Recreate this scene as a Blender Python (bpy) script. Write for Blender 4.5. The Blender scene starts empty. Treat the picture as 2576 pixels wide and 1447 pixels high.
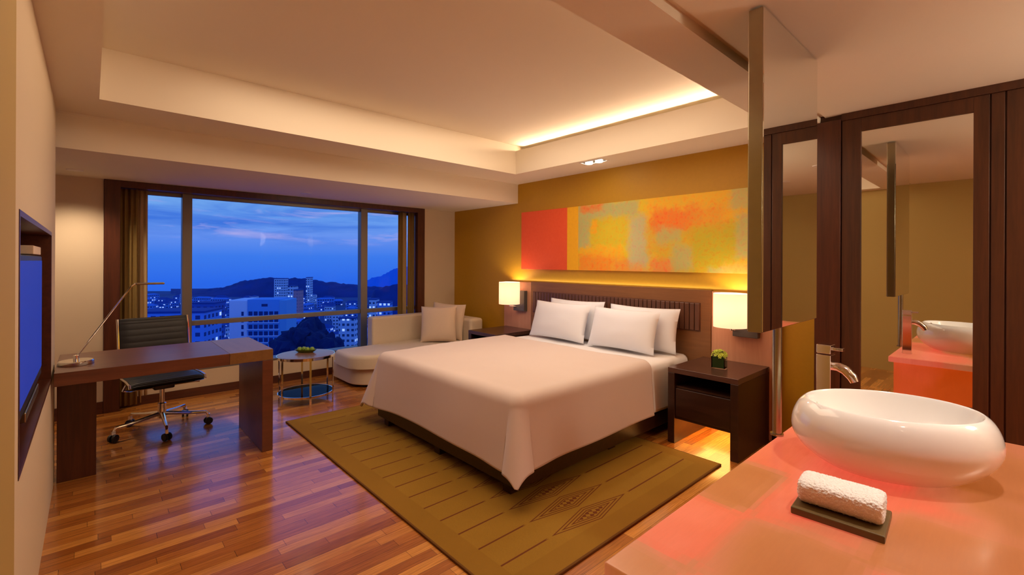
import bpy, bmesh, math, random
from mathutils import Vector, Matrix, noise
random.seed(7)
PI = math.pi
sc = bpy.context.scene
COL = sc.collection

# ------------------------------------------------------------------ camera, world, exposure
PHI = math.radians(42.457); ROLL = math.radians(0.2407)
cam_data = bpy.data.cameras.new('camera')
cam = bpy.data.objects.new('camera', cam_data); COL.objects.link(cam)
cam_data.sensor_width = 36.0
cam_data.lens = 36.0 * 1157.87 / 2576
cam_data.shift_y = -(723.5 - 659.9) / 2576
cam_data.clip_start = 0.02; cam_data.clip_end = 20000
fwd = Vector((math.sin(PHI), math.cos(PHI), 0)); up = Vector((0, 0, 1)); right = fwd.cross(up)
# camera rolled a touch anticlockwise, as the photograph's verticals lean
r2 = right * math.cos(ROLL) - up * math.sin(ROLL) * -1
r2 = right * math.cos(ROLL) + up * math.sin(ROLL)
u2 = r2.cross(fwd)
cam.matrix_world = Matrix(((r2.x, u2.x, -fwd.x, 0), (r2.y, u2.y, -fwd.y, 0), (r2.z, u2.z, -fwd.z, 1.4), (0, 0, 0, 1)))
sc.camera = cam
sc.view_settings.view_transform = 'Standard'; sc.view_settings.look = 'None'
sc.view_settings.gamma = 1.0; sc.view_settings.use_curve_mapping = False
sc.view_settings.exposure = 1.05
sc.cycles.use_denoising = True
sc.cycles.max_bounces = 8; sc.cycles.diffuse_bounces = 5; sc.cycles.glossy_bounces = 5
sc.cycles.transparent_max_bounces = 12; sc.cycles.sample_clamp_indirect = 4.0
sc.cycles.caustics_reflective = False; sc.cycles.caustics_refractive = False

def srgb(r, g, b, s=1.0):
    f = lambda c: (c / 12.92 if c <= 0.04045 else ((c + 0.055) / 1.055) ** 2.4)
    return (f(r / 255) * s, f(g / 255) * s, f(b / 255) * s, 1)

# dusk sky: elevation ramp with drifting streaks of cloud
W = bpy.data.worlds.new('dusk_sky'); sc.world = W; W.use_nodes = True
nt = W.node_tree; nt.nodes.clear()
def N(t, typ, **kw):
    n = t.nodes.new(typ)
    for k, v in kw.items(): setattr(n, k, v)
    return n
def ramp(t, stops, fac=None, interp='LINEAR'):
    n = N(t, 'ShaderNodeValToRGB'); cr = n.color_ramp; cr.interpolation = interp
    while len(cr.elements) < len(stops): cr.elements.new(0.5)
    for e, (p, c) in zip(cr.elements, sorted(stops, key=lambda s: s[0])):
        e.position = p; e.color = c if len(c) == 4 else (*c, 1)
    if fac is not None: t.links.new(fac, n.inputs[0])
    return n.outputs[0]
def math_(t, op, a, b=None, clamp=False):
    n = N(t, 'ShaderNodeMath', operation=op); n.use_clamp = clamp
    for i, v in enumerate((a, b)):
        if v is None: continue
        if hasattr(v, 'is_linked'): t.links.new(v, n.inputs[i])
        else: n.inputs[i].default_value = v
    return n.outputs[0]
def mix(t, fac, a, b, blend='MIX'):
    n = N(t, 'ShaderNodeMix', data_type='RGBA', blend_type=blend)
    for i, v in ((0, fac), (6, a), (7, b)):
        if hasattr(v, 'is_linked'): t.links.new(v, n.inputs[i])
        else: n.inputs[i].default_value = v
    return n.outputs[2]
def mapping(t, vec, scale=(1, 1, 1), loc=(0, 0, 0), rot=(0, 0, 0)):
    n = N(t, 'ShaderNodeMapping'); t.links.new(vec, n.inputs[0])
    n.inputs['Scale'].default_value = scale; n.inputs['Location'].default_value = loc; n.inputs['Rotation'].default_value = rot
    return n.outputs[0]
def noise_(t, vec, scale, detail=4, rough=0.5, dist=0.0):
    n = N(t, 'ShaderNodeTexNoise'); t.links.new(vec, n.inputs['Vector'])
    n.inputs['Scale'].default_value = scale; n.inputs['Detail'].default_value = detail
    n.inputs['Roughness'].default_value = rough; n.inputs['Distortion'].default_value = dist
    return n.outputs[0]
tc = N(nt, 'ShaderNodeTexCoord')
sep = N(nt, 'ShaderNodeSeparateXYZ'); nt.links.new(tc.outputs['Generated'], sep.inputs[0])
z = sep.outputs[2]
elev = math_(nt, 'MULTIPLY_ADD', z, 2.0); nt.nodes[-1].inputs[2].default_value = 0.4   # z -.2..+.3 -> 0..1
sky = ramp(nt, [(0.0, srgb(18, 52, 150)), (0.32, srgb(28, 74, 168)), (0.42, srgb(42, 88, 170)), (0.50, srgb(74, 106, 172)),
                (0.58, srgb(76, 116, 172)), (0.66, srgb(105, 146, 175)), (0.74, srgb(108, 150, 177)), (1.0, srgb(44, 86, 168))], elev)
mv = mapping(nt, tc.outputs['Generated'], (1.6, 1.6, 16))
cn = noise_(nt, mv, 1.5, 6, 0.58, 0.5)
cmask = math_(nt, 'MULTIPLY', ramp(nt, [(0.44, (0, 0, 0)), (0.62, (1, 1, 1))], cn), ramp(nt, [(0.44, (0, 0, 0)), (0.52, (1, 1, 1)), (0.85, (0.7, 0.7, 0.7))], elev))
sky2 = mix(nt, cmask, sky, srgb(44, 84, 160))
mv2 = mapping(nt, tc.outputs['Generated'], (2.5, 2.5, 14), (3.1, 1.7, 0.4))
cn2 = noise_(nt, mv2, 2.0, 6, 0.6, 0.8)
pm = math_(nt, 'MULTIPLY', ramp(nt, [(0.52, (0, 0, 0)), (0.68, (1, 1, 1))], cn2),
           ramp(nt, [(0.46, (0, 0, 0)), (0.52, (1, 1, 1)), (0.60, (0.8, 0.8, 0.8)), (0.66, (0, 0, 0))], elev))
sky3 = mix(nt, pm, sky2, srgb(132, 126, 168))
bg = N(nt, 'ShaderNodeBackground'); nt.links.new(sky3, bg.inputs[0]); bg.inputs[1].default_value = 1.0
wo = N(nt, 'ShaderNodeOutputWorld'); nt.links.new(bg.outputs[0], wo.inputs[0])

WARM = (1.0, 0.73, 0.50)
def area(name, loc, rot, sx, sy, power, color=WARM, parent=None, spread=PI):
    l = bpy.data.lights.new(name, 'AREA'); l.shape = 'RECTANGLE'; l.size = sx; l.size_y = sy
    l.energy = power; l.color = color; l.spread = spread
    o = bpy.data.objects.new(name, l); COL.objects.link(o); o.location = loc; o.rotation_euler = rot
    if parent: o.parent = parent
    return o
def point(name, loc, power, r=0.03, color=WARM, parent=None):
    l = bpy.data.lights.new(name, 'POINT'); l.energy = power; l.color = color; l.shadow_soft_size = r
    o = bpy.data.objects.new(name, l); COL.objects.link(o); o.location = loc
    if parent: o.parent = parent
    return o
def spot(name, loc, power, angle, blend=0.6, color=WARM, r=0.04, rot=(0, 0, 0), parent=None):
    l = bpy.data.lights.new(name, 'SPOT'); l.energy = power; l.color = color; l.spot_size = angle; l.spot_blend = blend
    l.shadow_soft_size = r
    o = bpy.data.objects.new(name, l); COL.objects.link(o); o.location = loc; o.rotation_euler = rot
    if parent: o.parent = parent
    return o
# the light strip hidden in the ceiling cove above the bed head
area('cove_strip_light', (3.63, 2.48, 2.660), (0, PI / 2 + 0.12, 0), 0.02, 2.5, 6.5, (1, 0.66, 0.42), spread=math.radians(85))
area('headboard_strip_light', (3.975, 2.86, 1.172), (PI, 0, 0), 0.02, 3.0, 0.6, (1, 0.82, 0.62))

# ------------------------------------------------------------------ mesh helpers
class MB:
    def __init__(s): s.v = []; s.f = []
    def add(s, vs, fs, M=None):
        b = len(s.v)
        s.v += [tuple(M @ Vector(p)) if M else tuple(p) for p in vs]
        s.f += [tuple(b + i for i in f) for f in fs]
        return s
    def box(s, x0, x1, y0, y1, z0, z1, M=None):
        vs = [(x, y, z) for z in (z0, z1) for y in (y0, y1) for x in (x0, x1)]
        return s.add(vs, [(0, 2, 3, 1), (4, 5, 7, 6), (0, 1, 5, 4), (2, 6, 7, 3), (0, 4, 6, 2), (1, 3, 7, 5)], M)
    def lathe(s, prof, n=32, c=(0, 0, 0), M=None, sx=1, sy=1):
        vs = []; fs = []
        for (r, h) in prof:
            for i in range(n):
                a = 2 * PI * i / n
                vs.append((c[0] + r * math.cos(a) * sx, c[1] + r * math.sin(a) * sy, c[2] + h))
        for k in range(len(prof) - 1):
            for i in range(n):
                j = (i + 1) % n
                fs.append((k * n + i, k * n + j, (k + 1) * n + j, (k + 1) * n + i))
        if prof[0][0] > 1e-5: fs.append(tuple(reversed(range(n))))
        if prof[-1][0] > 1e-5: fs.append(tuple(range((len(prof) - 1) * n, len(prof) * n)))
        return s.add(vs, fs, M)
    def cyl(s, c, r, h, n=24, M=None, r2=None):
        return s.lathe([(r, 0), (r if r2 is None else r2, h)], n, c, M)
    def tube(s, pts, r, n=12, cap=True):
        pts = [Vector(p) for p in pts]; rings = []
        rr = r if isinstance(r, (list, tuple)) else [r] * len(pts)
        prev = None
        vs = []; fs = []
        for i, p in enumerate(pts):
            a = pts[max(i - 1, 0)]; b = pts[min(i + 1, len(pts) - 1)]
            t = (b - a).normalized()
            if prev is None:
                ref = Vector((0, 0, 1)) if abs(t.z) < 0.9 else Vector((1, 0, 0))
                nrm = t.cross(ref).normalized()
            else:
                nrm = (prev - t * prev.dot(t)).normalized()
            prev = nrm; bn = t.cross(nrm)
            for k in range(n):
                an = 2 * PI * k / n
                vs.append(tuple(p + (nrm * math.cos(an) + bn * math.sin(an)) * rr[i]))
        for i in range(len(pts) - 1):
            for k in range(n):
                j = (k + 1) % n
                fs.append((i * n + k, i * n + j, (i + 1) * n + j, (i + 1) * n + k))
        if cap:
            fs.append(tuple(reversed(range(n)))); fs.append(tuple(range((len(pts) - 1) * n, len(pts) * n)))
        return s.add(vs, fs)
    def grid(s, fn, nu, nv, closed_u=False):
        vs = [fn(i / (nu if closed_u else nu - 1), j / (nv - 1)) for j in range(nv) for i in range(nu)]
        fs = []
        for j in range(nv - 1):
            for i in range(nu if closed_u else nu - 1):
                k = (i + 1) % nu
                fs.append((j * nu + i, j * nu + k, (j + 1) * nu + k, (j + 1) * nu + i))
        return s.add(vs, fs)
    def build(s, name, m, parent=None, bevel=0.0, smooth=True, seg=2, angle=35, sub=0, solid=0.0, loc=None, rot=None, uv=False):
        me = bpy.data.meshes.new(name); me.from_pydata(s.v, [], s.f); me.validate()
        bm = bmesh.new(); bm.from_mesh(me); bmesh.ops.remove_doubles(bm, verts=bm.verts, dist=1e-6)
        if not solid: bmesh.ops.recalc_face_normals(bm, faces=bm.faces)
        bm.to_mesh(me); bm.free()
        o = bpy.data.objects.new(name, me); COL.objects.link(o); me.materials.append(m)
        if parent: o.parent = parent
        if loc: o.location = loc
        if rot: o.rotation_euler = rot
        if smooth:
            me.polygons.foreach_set('use_smooth', [True] * len(me.polygons))
            me.set_sharp_from_angle(angle=math.radians(angle))
        if solid:
            md = o.modifiers.new('s', 'SOLIDIFY'); md.thickness = solid; md.offset = -1
        if bevel:
            md = o.modifiers.new('b', 'BEVEL'); md.width = bevel; md.segments = seg; md.limit_method = 'ANGLE'; md.angle_limit = math.radians(40)
            md.harden_normals = True
        if sub:
            md = o.modifiers.new('d', 'SUBSURF'); md.levels = sub; md.render_levels = sub
        return o
def box(name, m, x0, x1, y0, y1, z0, z1, parent=None, bevel=0.0, seg=2):
    return MB().box(x0, x1, y0, y1, z0, z1).build(name, m, parent, bevel, smooth=bevel > 0, seg=seg)
def struct(o): o['kind'] = 'structure'; return o
def thing(name, label, cat, loc=(0, 0, 0), rz=0.0, group=None):
    o = bpy.data.objects.new(name, None); COL.objects.link(o); o.location = loc; o.rotation_euler = (0, 0, rz)
    return tag(o, label, cat, group)
def tag(o, label, cat, group=None):
    o['label'] = label; o['category'] = cat
    if group: o['group'] = group
    return o

# ------------------------------------------------------------------ materials
def newmat(name):
    m = bpy.data.materials.new(name); m.use_nodes = True
    t = m.node_tree; b = t.nodes['Principled BSDF']
    return m, t, b
def setp(t, b, **kw):
    for k, v in kw.items():
        k = {'col': 'Base Color', 'rough': 'Roughness', 'metal': 'Metallic', 'spec': 'Specular IOR Level', 'coat': 'Coat Weight',
             'coatr': 'Coat Roughness', 'sheen': 'Sheen Weight', 'emit': 'Emission Color', 'es': 'Emission Strength', 'normal': 'Normal'}[k]
        if hasattr(v, 'is_linked'): t.links.new(v, b.inputs[k])
        else: b.inputs[k].default_value = v
def objc(t): return N(t, 'ShaderNodeTexCoord').outputs['Object']
def bump(t, h, strength=0.2, dist=0.01):
    n = N(t, 'ShaderNodeBump'); n.inputs['Strength'].default_value = strength; n.inputs['Distance'].default_value = dist
    t.links.new(h, n.inputs['Height']); return n.outputs[0]
def mat(name, col, rough=0.5, metal=0.0, var=0.0, vscale=8, bmp=0.0, bscale=60, **kw):
    m, t, b = newmat(name); col = col if len(col) == 4 else (*col, 1)
    c = col
    if var:
        nz = noise_(t, objc(t), vscale, 5)
        c = mix(t, nz, tuple(x * (1 - var) for x in col[:3]) + (1,), tuple(min(1, x * (1 + var)) for x in col[:3]) + (1,))
    setp(t, b, col=c, rough=rough, metal=metal, **kw)
    if bmp: setp(t, b, normal=bump(t, noise_(t, objc(t), bscale, 3), bmp, 0.004))
    return m
def wood(name, c1, c2, rough=0.35, axis=0, scale=1.0, coat=0.0):
    m, t, b = newmat(name)
    sc_ = [14, 14, 14]; sc_[axis] = 0.9
    v = mapping(t, objc(t), tuple(q * scale for q in sc_))
    n1 = noise_(t, v, 2.0, 6, 0.6, 0.6); n2 = noise_(t, v, 9.0, 3, 0.5)
    f = math_(t, 'ADD', math_(t, 'MULTIPLY', n1, 0.75), math_(t, 'MULTIPLY', n2, 0.25))
    c = ramp(t, [(0.3, c1), (0.7, c2)], f)
    setp(t, b, col=c, rough=rough, coat=coat, coatr=0.08, normal=bump(t, f, 0.05, 0.002))
    return m
M = {}
M['cream'] = mat('cream_paint', (0.60, 0.50, 0.35), 0.75, var=0.02, vscale=2, bmp=0.04, bscale=200)
M['ceil'] = mat('ceiling_paint', (0.80, 0.74, 0.61), 0.85, var=0.02, vscale=1.5)
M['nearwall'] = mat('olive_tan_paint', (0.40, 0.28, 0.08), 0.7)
M['olive'] = mat('olive_wall_covering', (0.50, 0.275, 0.008), 0.55, var=0.06, vscale=40, bmp=0.08, bscale=300)
M['darkwood_z'] = wood('dark_red_wood_upright', (0.045, 0.012, 0.006, 1), (0.10, 0.028, 0.012, 1), 0.32, 2)
M['darkwood_y'] = wood('dark_red_wood_lengthwise', (0.045, 0.012, 0.006, 1), (0.10, 0.028, 0.012, 1), 0.32, 1)
M['darkwood_x'] = wood('dark_red_wood_crosswise', (0.045, 0.012, 0.006, 1), (0.10, 0.028, 0.012, 1), 0.32, 0)
M['espresso'] = wood('espresso_wood', (0.018, 0.007, 0.004, 1), (0.04, 0.014, 0.008, 1), 0.28, 1)
M['espresso_top'] = wood('espresso_wood_top', (0.05, 0.022, 0.015, 1), (0.10, 0.045, 0.03, 1), 0.25, 1)
M['wardrobe'] = wood('wardrobe_wood', (0.040, 0.013, 0.005, 1), (0.085, 0.027, 0.009, 1), 0.42, 2)
M['panelwood'] = wood('headboard_side_wood', (0.56, 0.29, 0.18, 1), (0.66, 0.36, 0.23, 1), 0.45, 2)
M['headwood'] = wood('headboard_wood', (0.19, 0.08, 0.025, 1), (0.26, 0.115, 0.038, 1), 0.42, 1)
M['leather_brown'] = mat('brown_leather', (0.12, 0.05, 0.028), 0.38, var=0.12, vscale=12, bmp=0.06, bscale=180)
M['deskwood'] = wood('desk_wood', (0.085, 0.026, 0.012, 1), (0.16, 0.05, 0.022, 1), 0.36, 0)
M['desktop_end'] = wood('desk_end_veneer', (0.15, 0.07, 0.02, 1), (0.22, 0.11, 0.035, 1), 0.36, 1)
M['chrome'] = mat('chrome', (0.82, 0.80, 0.77), 0.10, 1.0)
M['steel'] = mat('brushed_steel', (0.40, 0.37, 0.26), 0.24, 1.0, var=0.1, vscale=30)
M['alu'] = mat('aluminium_mullion', (0.20, 0.19, 0.18), 0.4, 0.6)
M['mirror'] = mat('mirror_glass', (0.86, 0.88, 0.84), 0.015, 1.0)
M['sheet'] = mat('white_sheet_cotton', (0.80, 0.79, 0.80), 0.8, sheen=0.2, bmp=0.05, bscale=400)
M['duvet'] = mat('warm_white_duvet_cotton', (0.66, 0.56, 0.52), 0.8, sheen=0.2, bmp=0.05, bscale=400)
M['pillow'] = mat('white_pillow_cotton', (0.78, 0.80, 0.86), 0.75, sheen=0.2, bmp=0.05, bscale=400)
M['chaise'] = mat('cream_upholstery', (0.62, 0.53, 0.40), 0.75, var=0.04, vscale=60, bmp=0.08, bscale=350, sheen=0.2)
M['cushion'] = mat('beige_cushion_fabric', (0.70, 0.56, 0.42), 0.8, var=0.05, vscale=90, bmp=0.12, bscale=300, sheen=0.3)
M['black_leather'] = mat('black_leather', (0.007, 0.008, 0.011), 0.5, bmp=0.05, bscale=150)
M['black_plastic'] = mat('black_plastic', (0.012, 0.012, 0.012), 0.4)
M['ceramic'] = mat('white_ceramic', (0.82, 0.78, 0.72), 0.10, coat=0.6, coatr=0.04)
M['terry'] = mat('white_terry', (0.86, 0.80, 0.74), 0.95, var=0.12, vscale=300, bmp=1.0, bscale=220, sheen=0.5)
M['traywood'] = wood('olive_brown_tray_wood', (0.085, 0.055, 0.018, 1), (0.13, 0.085, 0.03, 1), 0.35, 1)
M['curtain'] = mat('olive_curtain', (0.22, 0.14, 0.035), 0.85, var=0.08, vscale=30)
M['curtain_sheer'] = mat('pale_curtain_lining', (0.46, 0.33, 0.16), 0.85, var=0.05, vscale=30)
M['green'] = mat('green_fruit_skin', (0.20, 0.34, 0.035), 0.35, var=0.25, vscale=40)
M['greentray'] = mat('dark_green_dish', (0.08, 0.12, 0.02), 0.3)
M['petal'] = mat('yellow_green_petals', (0.52, 0.62, 0.06), 0.6, var=0.3, vscale=60)
M['leaf'] = mat('dark_leaf', (0.03, 0.06, 0.012), 0.5)
M['tabletop'] = wood('walnut_round_top', (0.16, 0.075, 0.04, 1), (0.26, 0.13, 0.07, 1), 0.2, 0)
M['white_plate'] = mat('white_plastic', (0.8, 0.78, 0.75), 0.4)
M['mesh_grey'] = mat('grey_panel', (0.10, 0.095, 0.09), 0.35, 0.3)

def glassmat(name, tint=(1, 1, 1), gloss=0.06, rough=0.02):
    m, t, b = newmat(name); t.nodes.remove(b)
    tr = N(t, 'ShaderNodeBsdfTransparent'); tr.inputs[0].default_value = (*tint, 1)
    gl = N(t, 'ShaderNodeBsdfGlossy'); gl.inputs['Roughness'].default_value = rough
    fr = N(t, 'ShaderNodeFresnel'); fr.inputs[0].default_value = 1.08
    mx = N(t, 'ShaderNodeMixShader'); t.links.new(math_(t, 'MULTIPLY', fr.outputs[0], 1.0), mx.inputs[0])
    t.links.new(tr.outputs[0], mx.inputs[1]); t.links.new(gl.outputs[0], mx.inputs[2])
    t.links.new(mx.outputs[0], t.nodes['Material Output'].inputs[0]); return m
M['glass'] = glassmat('window_glass', (0.97, 0.98, 1.0))
M['shelfglass'] = glassmat('table_shelf_glass', (0.72, 0.76, 0.78))
def emis(name, col, s):
    m, t, b = newmat(name); setp(t, b, col=(*col, 1), emit=(*col, 1), es=s, rough=0.6); return m
M['bulb'] = emis('downlight_lens', (1, 0.82, 0.6), 14.0)
M['screen'] = emis('screen_window_reflection', (0.004, 0.03, 0.36), 0.28)  # blue window reflection on the screen, painted as a faint glow
def shademat():
    m, t, b = newmat('lamp_shade_fabric'); t.nodes.remove(b)
    d = N(t, 'ShaderNodeBsdfDiffuse'); d.inputs[0].default_value = (0.85, 0.72, 0.6, 1)
    tr = N(t, 'ShaderNodeBsdfTranslucent'); tr.inputs[0].default_value = (0.95, 0.80, 0.70, 1)
    e = N(t, 'ShaderNodeEmission'); e.inputs[0].default_value = (1, 0.66, 0.45, 1); e.inputs[1].default_value = 0.18
    mx = N(t, 'ShaderNodeMixShader'); mx.inputs[0].default_value = 0.6
    t.links.new(d.outputs[0], mx.inputs[1]); t.links.new(tr.outputs[0], mx.inputs[2])
    ad = N(t, 'ShaderNodeAddShader'); t.links.new(mx.outputs[0], ad.inputs[0]); t.links.new(e.outputs[0], ad.inputs[1])
    t.links.new(ad.outputs[0], t.nodes['Material Output'].inputs[0]); return m
M['shade'] = shademat()

def floormat():
    m, t, b = newmat('strip_hardwood_floor')
    v = objc(t)
    # rows along x, each row shifted by its own random amount, boards of differing length
    s = N(t, 'ShaderNodeSeparateXYZ'); t.links.new(v, s.inputs[0])
    row = math_(t, 'FLOOR', math_(t, 'DIVIDE', s.outputs[1], 0.062))
    wn = N(t, 'ShaderNodeTexWhiteNoise', noise_dimensions='1D'); t.links.new(row, wn.inputs['W'])
    xs = math_(t, 'ADD', math_(t, 'DIVIDE', s.outputs[0], 0.55), math_(t, 'MULTIPLY', wn.outputs[0], 7.3))
    brd = math_(t, 'FLOOR', xs)
    cb = N(t, 'ShaderNodeCombineXYZ'); t.links.new(row, cb.inputs[0]); t.links.new(brd, cb.inputs[1])
    w2 = N(t, 'ShaderNodeTexWhiteNoise', noise_dimensions='2D'); t.links.new(cb.outputs[0], w2.inputs['Vector'])
    tone = ramp(t, [(0.0, (0.30, 0.095, 0.016)), (0.3, (0.40, 0.14, 0.024)), (0.65, (0.51, 0.20, 0.036)), (1.0, (0.64, 0.29, 0.06))], w2.outputs[0])
    g = noise_(t, mapping(t, v, (2.0, 42, 1)), 3.0, 6, 0.6, 0.5)
    c = mix(t, 1.0, tone, ramp(t, [(0.3, (0.62, 0.58, 0.55)), (0.7, (1.15, 1.12, 1.1))], g), 'MULTIPLY')
    # joints
    fy = math_(t, 'FRACT', math_(t, 'DIVIDE', s.outputs[1], 0.062)); fx = math_(t, 'FRACT', xs)
    jy = math_(t, 'LESS_THAN', fy, 0.035); jx = math_(t, 'LESS_THAN', fx, 0.004)
    j = math_(t, 'MAXIMUM', jy, jx)
    c = mix(t, math_(t, 'MULTIPLY', j, 0.7), c, (0.03, 0.01, 0.005, 1))
    setp(t, b, col=c, rough=0.22, coat=0.55, coatr=0.12, normal=bump(t, math_(t, 'SUBTRACT', g, j), 0.05, 0.002))
    return m
M['floor'] = floormat()

def masks(t, u, v, x0, x1, y0, y1, soft):
    def st(c, a, b):
        n = N(t, 'ShaderNodeMapRange'); n.interpolation_type = 'SMOOTHSTEP'; t.links.new(c, n.inputs[0])
        n.inputs[1].default_value = a; n.inputs[2].default_value = b; return n.outputs[0]
    a = math_(t, 'MULTIPLY', st(u, x0 - soft, x0 + soft), st(u, x1 + soft, x1 - soft))
    b = math_(t, 'MULTIPLY', st(v, y0 - soft, y0 + soft), st(v, y1 + soft, y1 - soft))
    return math_(t, 'MULTIPLY', a, b)
def artmat():
    m, t, b = newmat('abstract_painting')
    v = objc(t)
    nz = N(t, 'ShaderNodeTexNoise'); t.links.new(v, nz.inputs['Vector']); nz.inputs['Scale'].default_value = 11; nz.inputs['Detail'].default_value = 9; nz.inputs['Roughness'].default_value = 0.65
    vm = N(t, 'ShaderNodeVectorMath', operation='MULTIPLY_ADD'); t.links.new(nz.outputs['Color'], vm.inputs[0])
    vm.inputs[1].default_value = (0.17, 0.17, 0.17)
    t.links.new(v, vm.inputs[2])
    s = N(t, 'ShaderNodeSeparateXYZ'); t.links.new(vm.outputs[0], s.inputs[0])
    s0 = N(t, 'ShaderNodeSeparateXYZ'); t.links.new(v, s0.inputs[0])
    yy = math_(t, 'SUBTRACT', s.outputs[1], 0.085); zz = math_(t, 'SUBTRACT', s.outputs[2], 0.085)
    R = lambda r, g, bb: srgb(r, g, bb)
    OR = R(236, 92, 38); YE = R(240, 178, 10); TE = R(160, 180, 135); LI = R(178, 176, 15); GO = R(222, 196, 14)
    PA = [(2.3, 3.25, 1.30, 2.03, GO, .03, 1), (3.06, 3.28, 1.55, 2.03, TE, .03, .9), (2.50, 3.10, 1.86, 2.03, TE, .04, .9), (2.93, 3.23, 1.95, 2.03, OR, .03, .8),
          (2.62, 3.09, 1.57, 1.87, R(205, 190, 25), .05, .9), (2.98, 3.08, 1.72, 1.84, YE, .02, 1), (2.68, 3.23, 1.39, 1.57, YE, .04, 1), (2.80, 3.25, 1.28, 1.48, R(240, 130, 25), .05, 1),
          (2.40, 2.80, 1.28, 1.44, R(235, 130, 50), .05, .9), (2.38, 2.60, 1.36, 1.86, R(170, 185, 160), .06, .9), (1.4, 2.42, 1.75, 2.06, YE, .05, .85),
          (2.18, 2.42, 1.47, 1.80, R(210, 165, 45), .05, .8), (1.86, 2.36, 1.70, 1.90, R(238, 96, 25), .05, 1), (1.66, 1.98, 1.58, 1.90, R(228, 140, 25), .07, .8),
          (2.05, 2.31, 1.58, 1.72, TE, .05, .7), (1.55, 1.96, 1.36, 1.72, LI, .07, .95), (2.13, 2.36, 1.30, 1.44, R(232, 120, 72), .04, .9), (1.96, 2.14, 1.32, 1.55, TE, .05, .8),
          (1.44, 1.57, 1.44, 1.82, R(165, 180, 130), .04, .8), (1.44, 1.62, 1.86, 2.06, TE, .04, .7), (1.60, 1.82, 1.28, 1.37, R(160, 185, 120), .03, .8), (1.44, 1.68, 1.28, 1.40, R(230, 175, 90), .03, .8)]
    c = R(205, 178, 25)
    for (y0, y1, z0, z1, col, soft, k) in PA:
        c = mix(t, math_(t, 'MULTIPLY', masks(t, yy, zz, y0, y1, z0, z1, soft), k), c, col)
    n2 = noise_(t, v, 26, 6, 0.7)
    c = mix(t, 0.3, c, ramp(t, [(0.35, srgb(235, 110, 20)), (0.5, srgb(225, 190, 40)), (0.65, srgb(180, 190, 80))], n2))
    # crisp painted blocks at the left end
    c = mix(t, masks(t, s0.outputs[1], s0.outputs[2], 3.25, 3.42, 1.2, 2.2, .008), c, mix(t, n2, R(250, 190, 10), R(225, 165, 10)))
    red = mix(t, n2, R(238, 98, 50), R(226, 78, 18))
    c = mix(t, masks(t, s0.outputs[1], s0.outputs[2], 3.41, 4.4, 1.2, 2.2, .006), c, red)
    setp(t, b, col=c, rough=0.6); return m
M['art'] = artmat()

def rugmat():
    m, t, b = newmat('olive_gold_woven_rug')
    v = objc(t); s = N(t, 'ShaderNodeSeparateXYZ'); t.links.new(v, s.inputs[0]); X, Y = s.outputs[0], s.outputs[1]
    n1 = noise_(t, v, 3.0, 4); n2 = noise_(t, mapping(t, v, (30, 120, 1)), 3.0, 3)
    base = mix(t, n1, (0.25, 0.135, 0.014, 1), (0.31, 0.17, 0.02, 1))
    base = mix(t, 0.25, base, ramp(t, [(0.3, (0.5, 0.45, 0.4)), (0.7, (1, 1, 1))], n2), 'MULTIPLY')
    inner = masks(t, X, Y, 1.385, 3.10, 1.50, 4.14, 0.003)
    border = mix(t, n1, (0.22, 0.115, 0.012, 1), (0.27, 0.14, 0.016, 1))
    c = mix(t, inner, border, base)
    # lines 0.165 m apart running the width of the rug
    k = math_(t, 'SUBTRACT', math_(t, 'FRACT', math_(t, 'DIVIDE', math_(t, 'SUBTRACT', Y, 1.415 + 0.0825), 0.165)), 0.5)
    ay = math_(t, 'MULTIPLY', math_(t, 'ABSOLUTE', k), 0.165)           # distance from the nearest line
    # nested lozenges centred on x = 2.05 sitting on every line
    ax = math_(t, 'ABSOLUTE', math_(t, 'SUBTRACT', X, 2.05))
    q = math_(t, 'ADD', math_(t, 'DIVIDE', ax, 0.37), math_(t, 'DIVIDE', ay, 0.0815))
    ind = math_(t, 'LESS_THAN', q, 1.0)
    ringv = math_(t, 'FRACT', math_(t, 'MULTIPLY', q, 5.0))
    rings = math_(t, 'MULTIPLY', math_(t, 'LESS_THAN', ringv, 0.38), math_(t, 'GREATER_THAN', q, 0.32))
    ch = N(t, 'ShaderNodeTexChecker'); t.links.new(mapping(t, v, (1, 1, 1), (0, 0, 0), (0, 0, 0.6)), ch.inputs[0]); ch.inputs['Scale'].default_value = 42
    core = math_(t, 'MULTIPLY', math_(t, 'LESS_THAN', q, 0.34), ch.outputs[1])
    line = math_(t, 'MULTIPLY', math_(t, 'LESS_THAN', ay, 0.0050), math_(t, 'SUBTRACT', 1.0, ind))
    pat = math_(t, 'MULTIPLY', math_(t, 'MAXIMUM', line, math_(t, 'MULTIPLY', ind, math_(t, 'MAXIMUM', rings, core))), inner)
    c = mix(t, math_(t, 'MULTIPLY', pat, 0.95), c, (0.12, 0.03, 0.008, 1))
    # thin dark line just inside the border edge
    edge = math_(t, 'SUBTRACT', 1.0, masks(t, X, Y, 1.26, 3.21, 1.377, 4.26, 0.002))
    c = mix(t, math_(t, 'MULTIPLY', edge, 0.7), c, (0.07, 0.02, 0.008, 1))
    setp(t, b, col=c, rough=0.95, spec=0.2, normal=bump(t, n2, 0.3, 0.003)); return m
M['rug'] = rugmat()

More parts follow.
